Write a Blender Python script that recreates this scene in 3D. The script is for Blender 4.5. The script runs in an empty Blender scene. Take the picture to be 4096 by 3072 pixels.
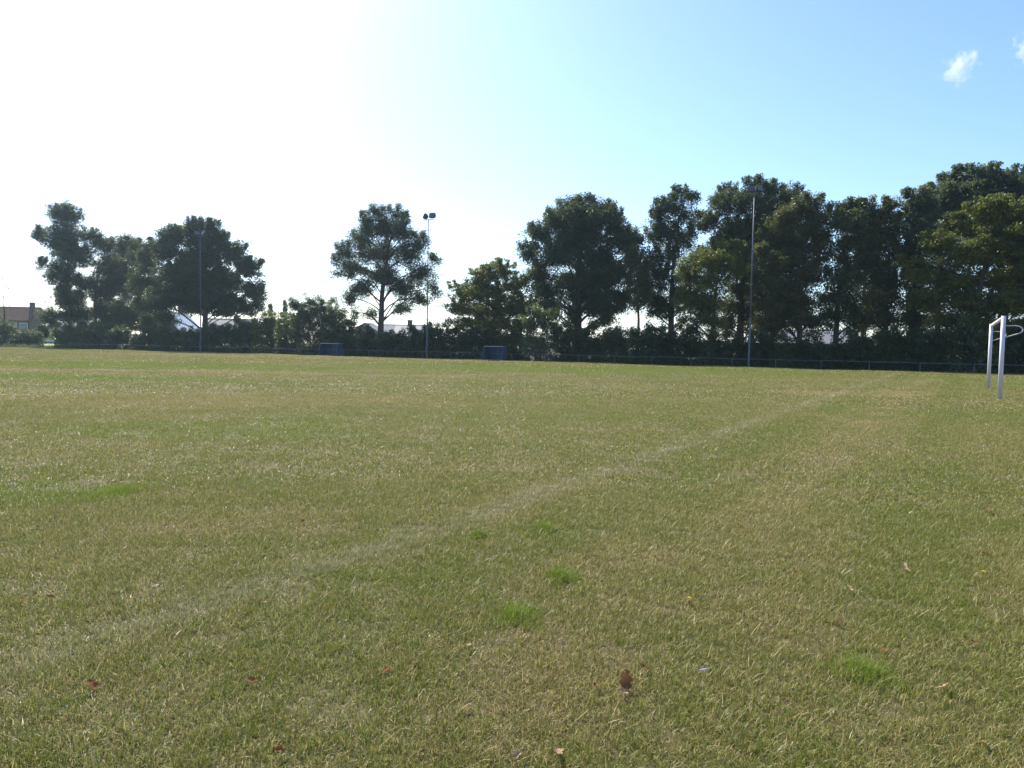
import bpy, math, random
import numpy as np
from mathutils import Matrix, Vector

R = math.radians
scene = bpy.context.scene
col = scene.collection

# ------------------------------------------------------------------ camera
F, PITCH, ROLL, EYE = 2950.0, R(3.05), R(0.94), 1.40          # focal length in pixels of a 4096 px wide frame
cp, sp_, cr, sr = math.cos(PITCH), math.sin(PITCH), math.cos(ROLL), math.sin(ROLL)
fwd = Vector((0, cp, -sp_)); up0 = Vector((0, sp_, cp)); rt0 = Vector((1, 0, 0))
rt = rt0 * cr + up0 * sr; up = up0 * cr - rt0 * sr
cam_d = bpy.data.cameras.new('camera'); cam = bpy.data.objects.new('camera', cam_d); col.objects.link(cam)
cam_d.sensor_width = 36.0; cam_d.lens = F / 4096 * 36; cam_d.clip_start = 0.05; cam_d.clip_end = 9000
m = Matrix((rt, up, -fwd)).transposed().to_4x4(); m.translation = (0, 0, EYE); cam.matrix_world = m
scene.camera = cam

# ------------------------------------------------------------------ sky, sun, exposure
SUN_AZ, SUN_EL = R(-31), R(42)                                # azimuth from +Y towards +X
w = bpy.data.worlds.new('World'); scene.world = w; w.use_nodes = True
nt = w.node_tree; nt.nodes.clear()
sky = nt.nodes.new('ShaderNodeTexSky'); sky.sky_type = 'NISHITA'; sky.sun_disc = False
sky.sun_elevation = SUN_EL; sky.sun_rotation = SUN_AZ
sky.air_density = 1.0; sky.dust_density = 0.9; sky.ozone_density = 6.0; sky.altitude = 0
bg = nt.nodes.new('ShaderNodeBackground'); bg.inputs['Strength'].default_value = 0.127
out = nt.nodes.new('ShaderNodeOutputWorld')
nt.links.new(sky.outputs[0], bg.inputs[0]); nt.links.new(bg.outputs[0], out.inputs[0])
sun_d = bpy.data.lights.new('sun', 'SUN'); sun_d.energy = 5.0; sun_d.angle = R(0.53); sun_d.color = (1.0, 0.95, 0.86)
sun = bpy.data.objects.new('sun', sun_d); col.objects.link(sun)
sdir = Vector((math.sin(SUN_AZ) * math.cos(SUN_EL), math.cos(SUN_AZ) * math.cos(SUN_EL), math.sin(SUN_EL)))
sun.rotation_euler = sdir.to_track_quat('Z', 'Y').to_euler(); sun.location = (0, 0, 60)
vs = scene.view_settings
vs.view_transform = 'Standard'; vs.look = 'None'; vs.gamma = 1.0; vs.use_curve_mapping = False; vs.exposure = 0.9
scene.cycles.use_denoising = True; scene.cycles.denoiser = 'OPENIMAGEDENOISE'; scene.cycles.denoising_prefilter = 'ACCURATE'
scene.cycles.max_bounces = 5; scene.cycles.diffuse_bounces = 3; scene.cycles.glossy_bounces = 2
scene.cycles.transmission_bounces = 6; scene.cycles.volume_bounces = 1; scene.cycles.transparent_max_bounces = 8
scene.cycles.sample_clamp_indirect = 6

rng = np.random.default_rng(7); random.seed(7)

# ------------------------------------------------------------------ measuring helpers
FX, FY, PHI, SPAN = -31.96, 83.47, R(-26.96), 3.257           # rail fence: first measured post, heading, bay
UX, UY = math.cos(PHI), math.sin(PHI)                         # along the fence (to the right)
VX, VY = -UY, UX                                              # away from the pitch
DROP = 0.42                                                   # the pitch ends in a small bank in front of the fence
def ray(px, py):
    X2 = (px - 2048) / F; Y2 = (1536 - py) / F
    X = X2 * cr - Y2 * sr; Y = X2 * sr + Y2 * cr
    return X, cp + Y * sp_, -sp_ + Y * cp
def gz(v):                                                    # ground height by distance behind the fence
    t = np.clip((np.asarray(v, float) + 4.5) / 4.0, 0, 1)
    return -DROP * t * t * (3 - 2 * t)
def vof(x, y): return (x - FX) * VX + (y - FY) * VY
def place(px, v, py=1400):                                    # point on the line v metres behind the fence
    X, Y, _ = ray(px, py)
    s = (FX * VX + FY * VY + v) / (X * VX + Y * VY)
    return Vector((X * s, Y * s, float(gz(v))))
def place_d(px, d, py=1390):                                  # point d metres from the viewer
    X, Y, _ = ray(px, py); n = math.hypot(X, Y)
    x, y = X / n * d, Y / n * d
    return Vector((x, y, float(gz(vof(x, y)))))
def lift(px, py, p):                                          # height of a pixel's ray above the ground point p
    X, Y, Z = ray(px, py); d = math.hypot(p.x, p.y)
    return EYE + Z / math.hypot(X, Y) * d - p.z
def onground(px, py):
    X, Y, Z = ray(px, py); s = -EYE / Z
    return Vector((X * s, Y * s, 0))
def scale_at(p): return math.hypot(p.x, p.y) / F              # metres per photo pixel

# ------------------------------------------------------------------ object helpers
def mesh_np(name, V, Fc, smooth=False):
    V = np.asarray(V, np.float32); Fc = np.asarray(Fc, np.int32)
    me = bpy.data.meshes.new(name); n, k = Fc.shape
    me.vertices.add(len(V)); me.vertices.foreach_set('co', V.ravel())
    me.loops.add(n * k); me.loops.foreach_set('vertex_index', Fc.ravel())
    me.polygons.add(n); me.polygons.foreach_set('loop_start', np.arange(0, n * k, k, dtype=np.int32))
    me.polygons.foreach_set('loop_total', np.full(n, k, np.int32))
    if smooth: me.polygons.foreach_set('use_smooth', np.ones(n, bool))
    me.update(calc_edges=True); me.validate()
    return me
def obj(name, me, mat, parent=None, loc=None, rot=None):
    o = bpy.data.objects.new(name, me); col.objects.link(o)
    if mat and me and not me.materials: me.materials.append(mat)
    if parent: o.parent = parent
    if loc is not None: o.location = loc
    if rot is not None: o.rotation_euler = rot
    return o
def tag(o, label=None, cat=None, group=None, kind=None):
    for k, v in (('label', label), ('category', cat), ('group', group), ('kind', kind)):
        if v: o[k] = v
    return o
def thing(name, loc, rz, label, cat, group=None):
    o = bpy.data.objects.new(name, None); col.objects.link(o)
    o.empty_display_size = 0.3; o.location = loc; o.rotation_euler = (0, 0, rz)
    return tag(o, label, cat, group)
class MB:
    def __init__(s): s.v = []; s.f = []
    def add(s, vs_, fs):
        b = len(s.v); s.v += [tuple(x) for x in vs_]; s.f += [tuple(i + b for i in f) for f in fs]; return s
    def box(s, c, d, M=None):
        x, y, z = (q / 2 for q in d)
        P = [Vector((sx * x, sy * y, sz * z)) for sz in (-1, 1) for sy in (-1, 1) for sx in (-1, 1)]
        if M: P = [M @ q for q in P]
        P = [q + Vector(c) for q in P]
        return s.add(P, [(0, 2, 3, 1), (4, 5, 7, 6), (0, 1, 5, 4), (2, 6, 7, 3), (0, 4, 6, 2), (1, 3, 7, 5)])
    def prism(s, poly, y0, y1):                               # polygon in xz pushed along y
        n = len(poly)
        P = [(x, y0, z) for x, z in poly] + [(x, y1, z) for x, z in poly]
        return s.add(P, [tuple(range(n)), tuple(range(2 * n - 1, n - 1, -1))] + [(i, i + n, (i + 1) % n + n, (i + 1) % n) for i in range(n)])
    def tube(s, pts, rad, n=8, cap=True):
        pts = [Vector(p) for p in pts]; rad = rad if hasattr(rad, '__len__') else [rad] * len(pts)
        b = len(s.v); prev = None
        for i, p in enumerate(pts):
            t = (pts[min(i + 1, len(pts) - 1)] - pts[max(i - 1, 0)]).normalized()
            a = prev if prev is not None else (Vector((1, 0, 0)) if abs(t.z) > .7 else Vector((0, 0, 1)))
            a = (a - t * a.dot(t)).normalized(); prev = a; c = t.cross(a)
            for j in range(n):
                q = 2 * math.pi * j / n
                s.v.append(tuple(p + (a * math.cos(q) + c * math.sin(q)) * rad[i]))
        for i in range(len(pts) - 1):
            for j in range(n):
                k = (j + 1) % n
                s.f.append((b + i * n + j, b + i * n + k, b + (i + 1) * n + k, b + (i + 1) * n + j))
        if cap:
            s.f.append(tuple(b + j for j in reversed(range(n)))); e = b + (len(pts) - 1) * n
            s.f.append(tuple(e + j for j in range(n)))
        return s
    def mesh(s, name, smooth=False):
        me = bpy.data.meshes.new(name); me.from_pydata(s.v, [], s.f); me.update()
        if smooth: me.polygons.foreach_set('use_smooth', np.ones(len(s.f), bool))
        return me
    def build(s, name, mat, parent=None, smooth=False, bevel=0, **k):
        o = obj(name, s.mesh(name, smooth), mat, parent, **k)
        if bevel:
            b = o.modifiers.new('bevel', 'BEVEL'); b.width = bevel; b.segments = 2
        return o

# ------------------------------------------------------------------ materials
def newmat(name):
    mt = bpy.data.materials.new(name); mt.use_nodes = True; t = mt.node_tree; t.nodes.clear()
    o = t.nodes.new('ShaderNodeOutputMaterial'); return mt, t, o
def N(t, typ, **k):
    n = t.nodes.new(typ)
    for a, b in k.items():
        if a in n.inputs and not hasattr(type(n), a): n.inputs[a].default_value = b
        else: setattr(n, a, b)
    return n
def mixc(t, fac, a, b, blend='MIX'):
    n = t.nodes.new('ShaderNodeMix'); n.data_type = 'RGBA'; n.blend_type = blend
    for i, x in ((0, fac), (6, a), (7, b)):
        if isinstance(x, bpy.types.NodeSocket): t.links.new(x, n.inputs[i])
        elif i == 0: n.inputs[0].default_value = x
        else: n.inputs[i].default_value = (*x, 1)
    return n.outputs[2]
def mth(t, op, a, b=None, c=None, clamp=False):
    n = t.nodes.new('ShaderNodeMath'); n.operation = op; n.use_clamp = clamp
    for i, x in enumerate((a, b, c)):
        if x is None: continue
        if isinstance(x, bpy.types.NodeSocket): t.links.new(x, n.inputs[i])
        else: n.inputs[i].default_value = x
    return n.outputs[0]
def smooth(t, x, a, b):
    n = t.nodes.new('ShaderNodeMapRange'); n.interpolation_type = 'SMOOTHSTEP'
    t.links.new(x, n.inputs[0]); n.inputs[1].default_value = a; n.inputs[2].default_value = b
    return n.outputs[0]
def noise(t, vec, scale, detail=3, rough=.55, out='Fac'):
    n = t.nodes.new('ShaderNodeTexNoise'); n.inputs['Scale'].default_value = scale
    n.inputs['Detail'].default_value = detail; n.inputs['Roughness'].default_value = rough
    if vec is not None: t.links.new(vec, n.inputs['Vector'])
    return n.outputs[out]
def solid(name, c, rough=.6, metal=0, var=.12, scale=6, spec=.4, dirt=None, bump=0, trans=0):
    mt, t, o = newmat(name)
    b = t.nodes.new('ShaderNodeBsdfPrincipled'); g = t.nodes.new('ShaderNodeTexCoord')
    f = noise(t, g.outputs['Object'], scale, 4)
    c2 = tuple(q * (1 - var) for q in c); c1 = tuple(min(1, q * (1 + var)) for q in c)
    cc = mixc(t, f, c2, c1)
    if dirt:
        f2 = smooth(t, noise(t, g.outputs['Object'], scale * .35, 5, .7), .48, .7)
        cc = mixc(t, f2, cc, dirt)
    t.links.new(cc, b.inputs['Base Color']); b.inputs['Roughness'].default_value = rough
    b.inputs['Metallic'].default_value = metal; b.inputs['Specular IOR Level'].default_value = spec
    if bump:
        bp = t.nodes.new('ShaderNodeBump'); bp.inputs['Strength'].default_value = bump; bp.inputs['Distance'].default_value = .02
        t.links.new(noise(t, g.outputs['Object'], scale * 4, 5), bp.inputs['Height']); t.links.new(bp.outputs[0], b.inputs['Normal'])
    s = b.outputs[0]
    if trans:
        tr = t.nodes.new('ShaderNodeBsdfTranslucent'); t.links.new(cc, tr.inputs[0])
        mx = t.nodes.new('ShaderNodeMixShader'); mx.inputs[0].default_value = trans
        t.links.new(s, mx.inputs[1]); t.links.new(tr.outputs[0], mx.inputs[2]); s = mx.outputs[0]
    t.links.new(s, o.inputs[0])
    return mt
def leafmat(name, c, c2, trans=.35, rough=.5, spec=.35):
    """two leaf tones mixed by the clump's own tint value"""
    mt, t, o = newmat(name)
    a = t.nodes.new('ShaderNodeAttribute'); a.attribute_name = 'tint'
    cc = mixc(t, a.outputs['Fac'], c, c2)
    b = t.nodes.new('ShaderNodeBsdfPrincipled'); b.inputs['Roughness'].default_value = rough
    b.inputs['Specular IOR Level'].default_value = spec; t.links.new(cc, b.inputs['Base Color'])
    tr = t.nodes.new('ShaderNodeBsdfTranslucent')
    t.links.new(mixc(t, .5, cc, (.16, .20, .03), 'MIX'), tr.inputs[0])
    mx = t.nodes.new('ShaderNodeMixShader'); mx.inputs[0].default_value = trans
    t.links.new(b.outputs[0], mx.inputs[1]); t.links.new(tr.outputs[0], mx.inputs[2]); t.links.new(mx.outputs[0], o.inputs[0])
    return mt

def turf_colour(t, rnd=None):
    """dry mown turf by place on the pitch: green sward, straw, brown worn areas, lime line"""
    g = t.nodes.new('ShaderNodeNewGeometry'); pos = g.outputs['Position']
    sep = t.nodes.new('ShaderNodeSeparateXYZ'); t.links.new(pos, sep.inputs[0]); X, Y = sep.outputs[0], sep.outputs[1]
    n1 = noise(t, pos, .22, 3); n2 = noise(t, pos, 1.1, 3); n3 = noise(t, pos, 5.0, 3, .6)
    f = mth(t, 'ADD', mth(t, 'MULTIPLY', n1, .42), mth(t, 'ADD', mth(t, 'MULTIPLY', n2, .28), mth(t, 'MULTIPLY', n3, .30)))
    f = mth(t, 'MULTIPLY_ADD', mth(t, 'SUBTRACT', f, .5), 1.75, .43)          # 0 green .. 1 straw
    wob = mth(t, 'MULTIPLY', mth(t, 'SUBTRACT', noise(t, pos, .16, 3), .5), 9.0)
    def blob(cx, cy, rx, ry, w=1.0):
        dx = mth(t, 'DIVIDE', mth(t, 'ADD', mth(t, 'SUBTRACT', X, cx), mth(t, 'MULTIPLY', wob, .5)), rx)
        dy = mth(t, 'DIVIDE', mth(t, 'ADD', mth(t, 'SUBTRACT', Y, cy), wob), ry)
        d = mth(t, 'ADD', mth(t, 'MULTIPLY', dx, dx), mth(t, 'MULTIPLY', dy, dy))
        return mth(t, 'MULTIPLY', smooth(t, d, 1.25, .35), w)
    green = None
    for bl in TURF_GREEN:
        q = blob(*bl); green = q if green is None else mth(t, 'MAXIMUM', green, q)
    dry = None
    for bl in TURF_DRY:
        q = blob(*bl); dry = q if dry is None else mth(t, 'MAXIMUM', dry, q)
    f = mth(t, 'ADD', mth(t, 'SUBTRACT', f, mth(t, 'MULTIPLY', green, .55)), mth(t, 'MULTIPLY', dry, .42))
    # stripes parallel to the goal line: distance across them
    across = mth(t, 'ADD', mth(t, 'MULTIPLY', X, GN.x), mth(t, 'MULTIPLY', Y, GN.y))
    nn = mth(t, 'MULTIPLY', mth(t, 'SUBTRACT', noise(t, pos, .9, 2), .5), .25)
    across = mth(t, 'ADD', across, nn)
    along_n = smooth(t, noise(t, pos, .55, 2), .34, .62)
    def stripe(c, wd): 
        return mth(t, 'MULTIPLY', smooth(t, mth(t, 'ABSOLUTE', mth(t, 'SUBTRACT', across, c)), wd, wd * .35), along_n)
    lime = mth(t, 'MULTIPLY', smooth(t, mth(t, 'ABSOLUTE', mth(t, 'SUBTRACT', across, LINE_C)), .26, .03), mth(t, 'MULTIPLY_ADD', along_n, .7, .3))
    f = mth(t, 'SUBTRACT', f, mth(t, 'MULTIPLY', stripe(LINE_C + .75, .5), .28))
    f = mth(t, 'ADD', f, mth(t, 'MULTIPLY', stripe(LINE_C + 1.9, .45), .22))
    f = mth(t, 'SUBTRACT', f, mth(t, 'MULTIPLY', stripe(LINE_C + 3.1, .5), .25))
    lime = mth(t, 'MULTIPLY', lime, smooth(t, n3, .22, .60))
    return f, green, lime

GOAL_A = onground(3998, 1597); GOAL_B = onground(3952, 1554)
LA, LB = onground(1500, 2200), onground(3592, 1492)
gd = (LB - LA); gd.z = 0; gd.normalize()
GN = Vector((gd.y, -gd.x, 0)); LINE_C = LA.dot(GN)
def gblob(px, py, wpx, hpx, w=1.0):                           # a patch of the turf seen at a pixel, in metres on the ground
    a = onground(px, py); s = a.y / F
    b = onground(px, max(py - hpx / 2, 1405 + (px - 2048) * .0164)); c = onground(px, py + hpx / 2)
    return (a.x, (b.y + c.y) / 2, wpx / 2 * s, abs(b.y - c.y) / 2, w)
TURF_GREEN = [gblob(500, 1462, 1900, 26, 1.0), gblob(300, 1512, 1300, 22, .9), gblob(2300, 1478, 2200, 34, .8), gblob(700, 1740, 1500, 120, .55),
              gblob(250, 1960, 800, 110, .5), gblob(2200, 1680, 900, 70, .3), gblob(1500, 2450, 1400, 200, .22), gblob(4050, 1535, 220, 60, .7)]
TURF_DRY = [gblob(700, 1487, 2600, 12, .8), gblob(600, 1590, 2400, 80, .45), gblob(3450, 1573, 760, 24, .9), gblob(700, 2180, 1100, 160, .35),
            gblob(2300, 2200, 900, 150, .25), gblob(1500, 1432, 2600, 14, .6), gblob(3300, 2500, 900, 300, .25)]

def make_blade_mat(name, thin):
    mt, t, o = newmat(name)
    f, green, lime = turf_colour(t)
    a = t.nodes.new('ShaderNodeAttribute'); a.attribute_name = 'rnd'
    dry = t.nodes.new('ShaderNodeAttribute'); dry.attribute_name = 'dry'
    g1 = mixc(t, a.outputs['Fac'], (.125, .150, .020), (.250, .275, .050))
    g1 = mixc(t, mth(t, 'MULTIPLY', green, .6), g1, (.22, .265, .035))
    s1 = mixc(t, mth(t, 'POWER', a.outputs['Fac'], 1.6), (.24, .182, .058), (.56, .465, .215))
    sel = mth(t, 'ADD', mth(t, 'MULTIPLY', dry.outputs['Fac'], 1.0), mth(t, 'SUBTRACT', f, .5))
    sel = smooth(t, sel, .44, .56)
    cc = mixc(t, sel, g1, s1)
    cc = mixc(t, mth(t, 'MULTIPLY', lime, .33), cc, (.54, .48, .36))
    b = t.nodes.new('ShaderNodeBsdfPrincipled'); b.inputs['Roughness'].default_value = .42
    b.inputs['Specular IOR Level'].default_value = .26; t.links.new(cc, b.inputs['Base Color'])
    tr = t.nodes.new('ShaderNodeBsdfTranslucent'); t.links.new(cc, tr.inputs[0])
    mx = t.nodes.new('ShaderNodeMixShader'); mx.inputs[0].default_value = .38
    t.links.new(b.outputs[0], mx.inputs[1]); t.links.new(tr.outputs[0], mx.inputs[2]); t.links.new(mx.outputs[0], o.inputs[0])
    return mt
def make_soil_mat():
    mt, t, o = newmat('turf_soil')
    f, green, lime = turf_colour(t)
    g = t.nodes.new('ShaderNodeNewGeometry')
    fine = noise(t, g.outputs['Position'], 60, 4, .7)
    c = mixc(t, fine, (.050, .040, .020), (.16, .125, .062))
    c = mixc(t, mth(t, 'MULTIPLY', mth(t, 'SUBTRACT', .75, f, clamp=True), .5), c, (.075, .085, .030))
    b = t.nodes.new('ShaderNodeBsdfPrincipled'); b.inputs['Roughness'].default_value = .9
    b.inputs['Specular IOR Level'].default_value = .1
    t.links.new(c, b.inputs['Base Color']); t.links.new(b.outputs[0], o.inputs[0])
    return mt
M = {}
M['blade'] = make_blade_mat('turf_blade', 0)
M['soil'] = make_soil_mat()
M['bark'] = solid('bark', (.085, .065, .050), .9, var=.35, scale=7, spec=.15, bump=.4)
M['bark_red'] = solid('pine_bark', (.16, .085, .055), .9, var=.3, scale=7, spec=.15, bump=.4)
M['leaf_dark'] = leafmat('leaf_dark', (.045, .068, .034), (.075, .098, .036))
M['leaf_mid'] = leafmat('leaf_mid', (.055, .078, .034), (.100, .120, .038))
M['leaf_warm'] = leafmat('leaf_warm', (.058, .074, .032), (.150, .132, .045), trans=.42)
M['leaf_yellow'] = leafmat('leaf_yellow', (.075, .105, .026), (.220, .215, .034), trans=.42)
M['leaf_grey'] = leafmat('leaf_grey', (.065, .088, .055), (.120, .145, .085), rough=.55, spec=.3, trans=.48)
M['leaf_gloss'] = leafmat('leaf_gloss', (.075, .105, .045), (.150, .180, .080), rough=.24, spec=.9, trans=.5)
M['galv'] = solid('galvanised_steel', (.125, .135, .15), .55, .1, .2, 3)
M['fence_grey'] = solid('weathered_fence_steel', (.11, .125, .125), .5, .0, .3, 2)
M['goal'] = solid('white_goal_paint', (.66, .62, .66), .45, 0, .05, 5, dirt=(.5, .46, .46))
M['lamp'] = solid('dark_lamp_casting', (.045, .048, .052), .8, 0)
M['lampglass'] = solid('lamp_glass', (.12, .12, .13), .15, 0, .05)
M['dug'] = solid('blue_dugout_sheet', (.045, .085, .19), .4, 0, .2, 3, trans=.32, dirt=(.06, .075, .12))
M['dug_frame'] = solid('dugout_frame', (.10, .15, .26), .45, .2)
M['dug_roof'] = solid('toplit_dugout_roof', (.55, .58, .60), .35, 0, .1)  # pale colour puts the light from above into the roof and its edge
M['wood'] = solid('bench_wood', (.20, .15, .10), .8)

# ------------------------------------------------------------------ ground
us = np.array([-480, -300, -120, -60, 0, 60, 120, 300, 480.])
vsn = np.concatenate([[-420, -300, -120, -90, -60, -30, -15, -8], np.linspace(-4.5, -.5, 13), [3, 12, 40, 120, 250, 480]])
GV = [(FX + u * UX + v * VX, FY + u * UY + v * VY, float(gz(v))) for v in vsn for u in us]
nu = len(us)
GF = [(i * nu + j, i * nu + j + 1, (i + 1) * nu + j + 1, (i + 1) * nu + j) for i in range(len(vsn) - 1) for j in range(nu - 1)]
tag(obj('ground', mesh_np('ground', GV, GF, True), M['soil']), 'level dry sports turf ground under the grass', kind='structure')

mt, t, o = newmat('garden_lawn'); g = t.nodes.new('ShaderNodeNewGeometry')
b = t.nodes.new('ShaderNodeBsdfPrincipled'); b.inputs['Roughness'].default_value = .8; b.inputs['Specular IOR Level'].default_value = .15
t.links.new(mixc(t, noise(t, g.outputs['Position'], 1.2, 5, .7), (.11, .17, .03), (.21, .28, .05)), b.inputs['Base Color']); t.links.new(b.outputs[0], o.inputs[0])
def lawn_rise(v): return float(np.interp(v, (4, 12, 25, 45, 90), (0, .15, .6, 1.0, 1.2)))
LV = [(FX + u * UX + v * VX, FY + u * UY + v * VY, -DROP + .012 + lawn_rise(v)) for v in (4, 12, 25, 45, 90) for u in np.linspace(-130, -30, 9)]
tag(obj('lawn', mesh_np('lawn', LV, [(j * 9 + i, j * 9 + i + 1, j * 9 + i + 10, j * 9 + i + 9) for j in range(4) for i in range(8)], True), mt), 'bright green garden lawn beyond the left hedge', kind='structure')

# grass blades: patches of curved blades set out over the pitch
def blades(nb, size, lmin, lmax, wid, flat, seed, dryfrac=.5):
    r = np.random.default_rng(seed)
    x = r.uniform(-size / 2, size / 2, nb); y = r.uniform(-size / 2, size / 2, nb)
    nt_ = int(nb * .45); nc = max(30, nb // 40)                # nearly half the blades stand in small tufts
    tc = r.uniform(-size / 2, size / 2, (nc, 2)); ti_ = r.integers(0, nc, nt_); tr_ = .022 * max(1, wid / .006)
    x[:nt_] = tc[ti_, 0] + r.normal(0, tr_, nt_); y[:nt_] = tc[ti_, 1] + r.normal(0, tr_, nt_)
    L = r.uniform(lmin, lmax, nb) * r.uniform(.6, 1.0, nb); W = wid * r.uniform(.6, 1.3, nb)
    az = r.uniform(0, 2 * np.pi, nb); tilt = np.abs(r.normal(flat, .38, nb)).clip(.02, 1.5); bend = r.uniform(.1, .9, nb)
    ns = int(nb * (.006 if wid < .003 else .0015)); L[-ns:] = r.uniform(1.0, 1.7, ns) * lmax; tilt[-ns:] = r.uniform(.7, 1.25, ns); bend[-ns:] = r.uniform(0, .35, ns)   # long bleached stalks
    dx, dy = np.cos(az), np.sin(az); face = az + np.pi / 2 + r.normal(0, .5, nb); wx, wy = np.cos(face), np.sin(face)
    V = np.zeros((nb, 5, 3)); px = x.copy(); py = y.copy(); pz = np.full(nb, -.004); a = tilt.copy()
    for k, (f, wf) in enumerate(((0, 1.0), (.55, .85), (.45, 0))):
        if k:
            px = px + np.sin(a) * dx * L * f; py = py + np.sin(a) * dy * L * f; pz = pz + np.cos(a) * L * f
            a = (a + bend).clip(0, 1.75)
        pz = np.maximum(pz, -.004 if k == 0 else .002)
        if k < 2:
            V[:, 2 * k, 0] = px - wx * W * wf / 2; V[:, 2 * k, 1] = py - wy * W * wf / 2; V[:, 2 * k, 2] = pz
            V[:, 2 * k + 1, 0] = px + wx * W * wf / 2; V[:, 2 * k + 1, 1] = py + wy * W * wf / 2; V[:, 2 * k + 1, 2] = pz
        else: V[:, 4] = np.stack([px, py, pz], 1)
    b = np.arange(nb)[:, None] * 5
    T = np.concatenate([b + np.array([[0, 1, 3]]), b + np.array([[0, 3, 2]]), b + np.array([[2, 3, 4]])], 0)
    me = mesh_np('grass_patch', V.reshape(-1, 3), T)
    tuft_dry = r.normal(0, .16, nc); rv = r.uniform(0, 1, nb); rv[-ns:] = 1.15
    rn = np.repeat(rv, 5).astype(np.float32)
    dv = r.uniform(0, 1, nb) * .7 + (r.uniform(0, 1, nb) < dryfrac) * .3 + .12 * (tilt > .9); dv[:nt_] += tuft_dry[ti_] - .06
    dv[-ns:] = 1.6
    dr = np.repeat(dv, 5).astype(np.float32)
    A = me.attributes.new('rnd', 'FLOAT', 'POINT'); A.data.foreach_set('value', rn)
    A = me.attributes.new('dry', 'FLOAT', 'POINT'); A.data.foreach_set('value', dr)
    me.materials.append(M['blade'])
    return me
LODS = [  # near, far limit, spacing, patch size, blades, lengths, width, tilt
    (0.0, 7.5, .68, 1.0, 12500, .032, .068, .0026, .64),
    (7.0, 20., 1.36, 2.0, 14000, .033, .066, .0048, .66),
    (19., 48., 2.72, 4.0, 11000, .034, .064, .013, .7),
    (46., 118., 5.44, 8.0, 11000, .036, .066, .034, .7)]
pts, kinds, rots = [], [], []
protos = []
for li, (d0, d1, stp, size, nb, l0, l1, wd, fl) in enumerate(LODS):
    for k in range(3): protos.append(bpy.data.objects.new('grass_patch', blades(nb, size, l0, l1, wd, fl, 100 + li * 7 + k)))
    n = int(d1 / stp) + 2
    for i in range(-n, n + 1):
        for j in range(-2, n + 1):
            x, y = i * stp + random.uniform(-.12, .12) * stp, j * stp + random.uniform(-.12, .12) * stp
            d = math.hypot(x, y)
            if not (d0 <= d < d1): continue
            if y < 0 or abs(x) > y * .86 + 2.2 + size: continue
            v = vof(x, y)
            if v > -.3: continue
            pts.append((x, y, float(gz(v)))); kinds.append(li * 3 + random.randrange(3)); rots.append(random.uniform(0, 6.28))
gm = bpy.data.meshes.new('grass'); gm.from_pydata(pts, [], [])
A = gm.attributes.new('pk', 'INT', 'POINT'); A.data.foreach_set('value', np.array(kinds, np.int32))
A = gm.attributes.new('pr', 'FLOAT', 'POINT'); A.data.foreach_set('value', np.array(rots, np.float32))
grass = tag(obj('grass', gm, M['blade']), 'short mown grass, half green and half straw, covering the pitch', 'grass', kind='stuff')
ng = bpy.data.node_groups.new('grass_scatter', 'GeometryNodeTree')
ng.interface.new_socket('Geometry', in_out='INPUT', socket_type='NodeSocketGeometry')
ng.interface.new_socket('Geometry', in_out='OUTPUT', socket_type='NodeSocketGeometry')
gi = ng.nodes.new('NodeGroupInput'); go = ng.nodes.new('NodeGroupOutput'); jn = ng.nodes.new('GeometryNodeJoinGeometry')
ak = ng.nodes.new('GeometryNodeInputNamedAttribute'); ak.data_type = 'INT'; ak.inputs[0].default_value = 'pk'
ar = ng.nodes.new('GeometryNodeInputNamedAttribute'); ar.data_type = 'FLOAT'; ar.inputs[0].default_value = 'pr'
cx = ng.nodes.new('ShaderNodeCombineXYZ'); ng.links.new(ar.outputs[0], cx.inputs[2])
for i, p in enumerate(protos):
    cmpn = ng.nodes.new('FunctionNodeCompare'); cmpn.data_type = 'INT'; cmpn.operation = 'EQUAL'
    ng.links.new(ak.outputs[0], cmpn.inputs[2]); cmpn.inputs[3].default_value = i
    oi = ng.nodes.new('GeometryNodeObjectInfo'); oi.inputs['Object'].default_value = p; oi.inputs['As Instance'].default_value = True
    ip = ng.nodes.new('GeometryNodeInstanceOnPoints')
    ng.links.new(gi.outputs[0], ip.inputs['Points']); ng.links.new(cmpn.outputs[0], ip.inputs['Selection'])
    ng.links.new(oi.outputs['Geometry'], ip.inputs['Instance']); ng.links.new(cx.outputs[0], ip.inputs['Rotation'])
    ng.links.new(ip.outputs[0], jn.inputs[0])
ng.links.new(jn.outputs[0], go.inputs[0])
grass.modifiers.new('scatter', 'NODES').node_group = ng

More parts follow.
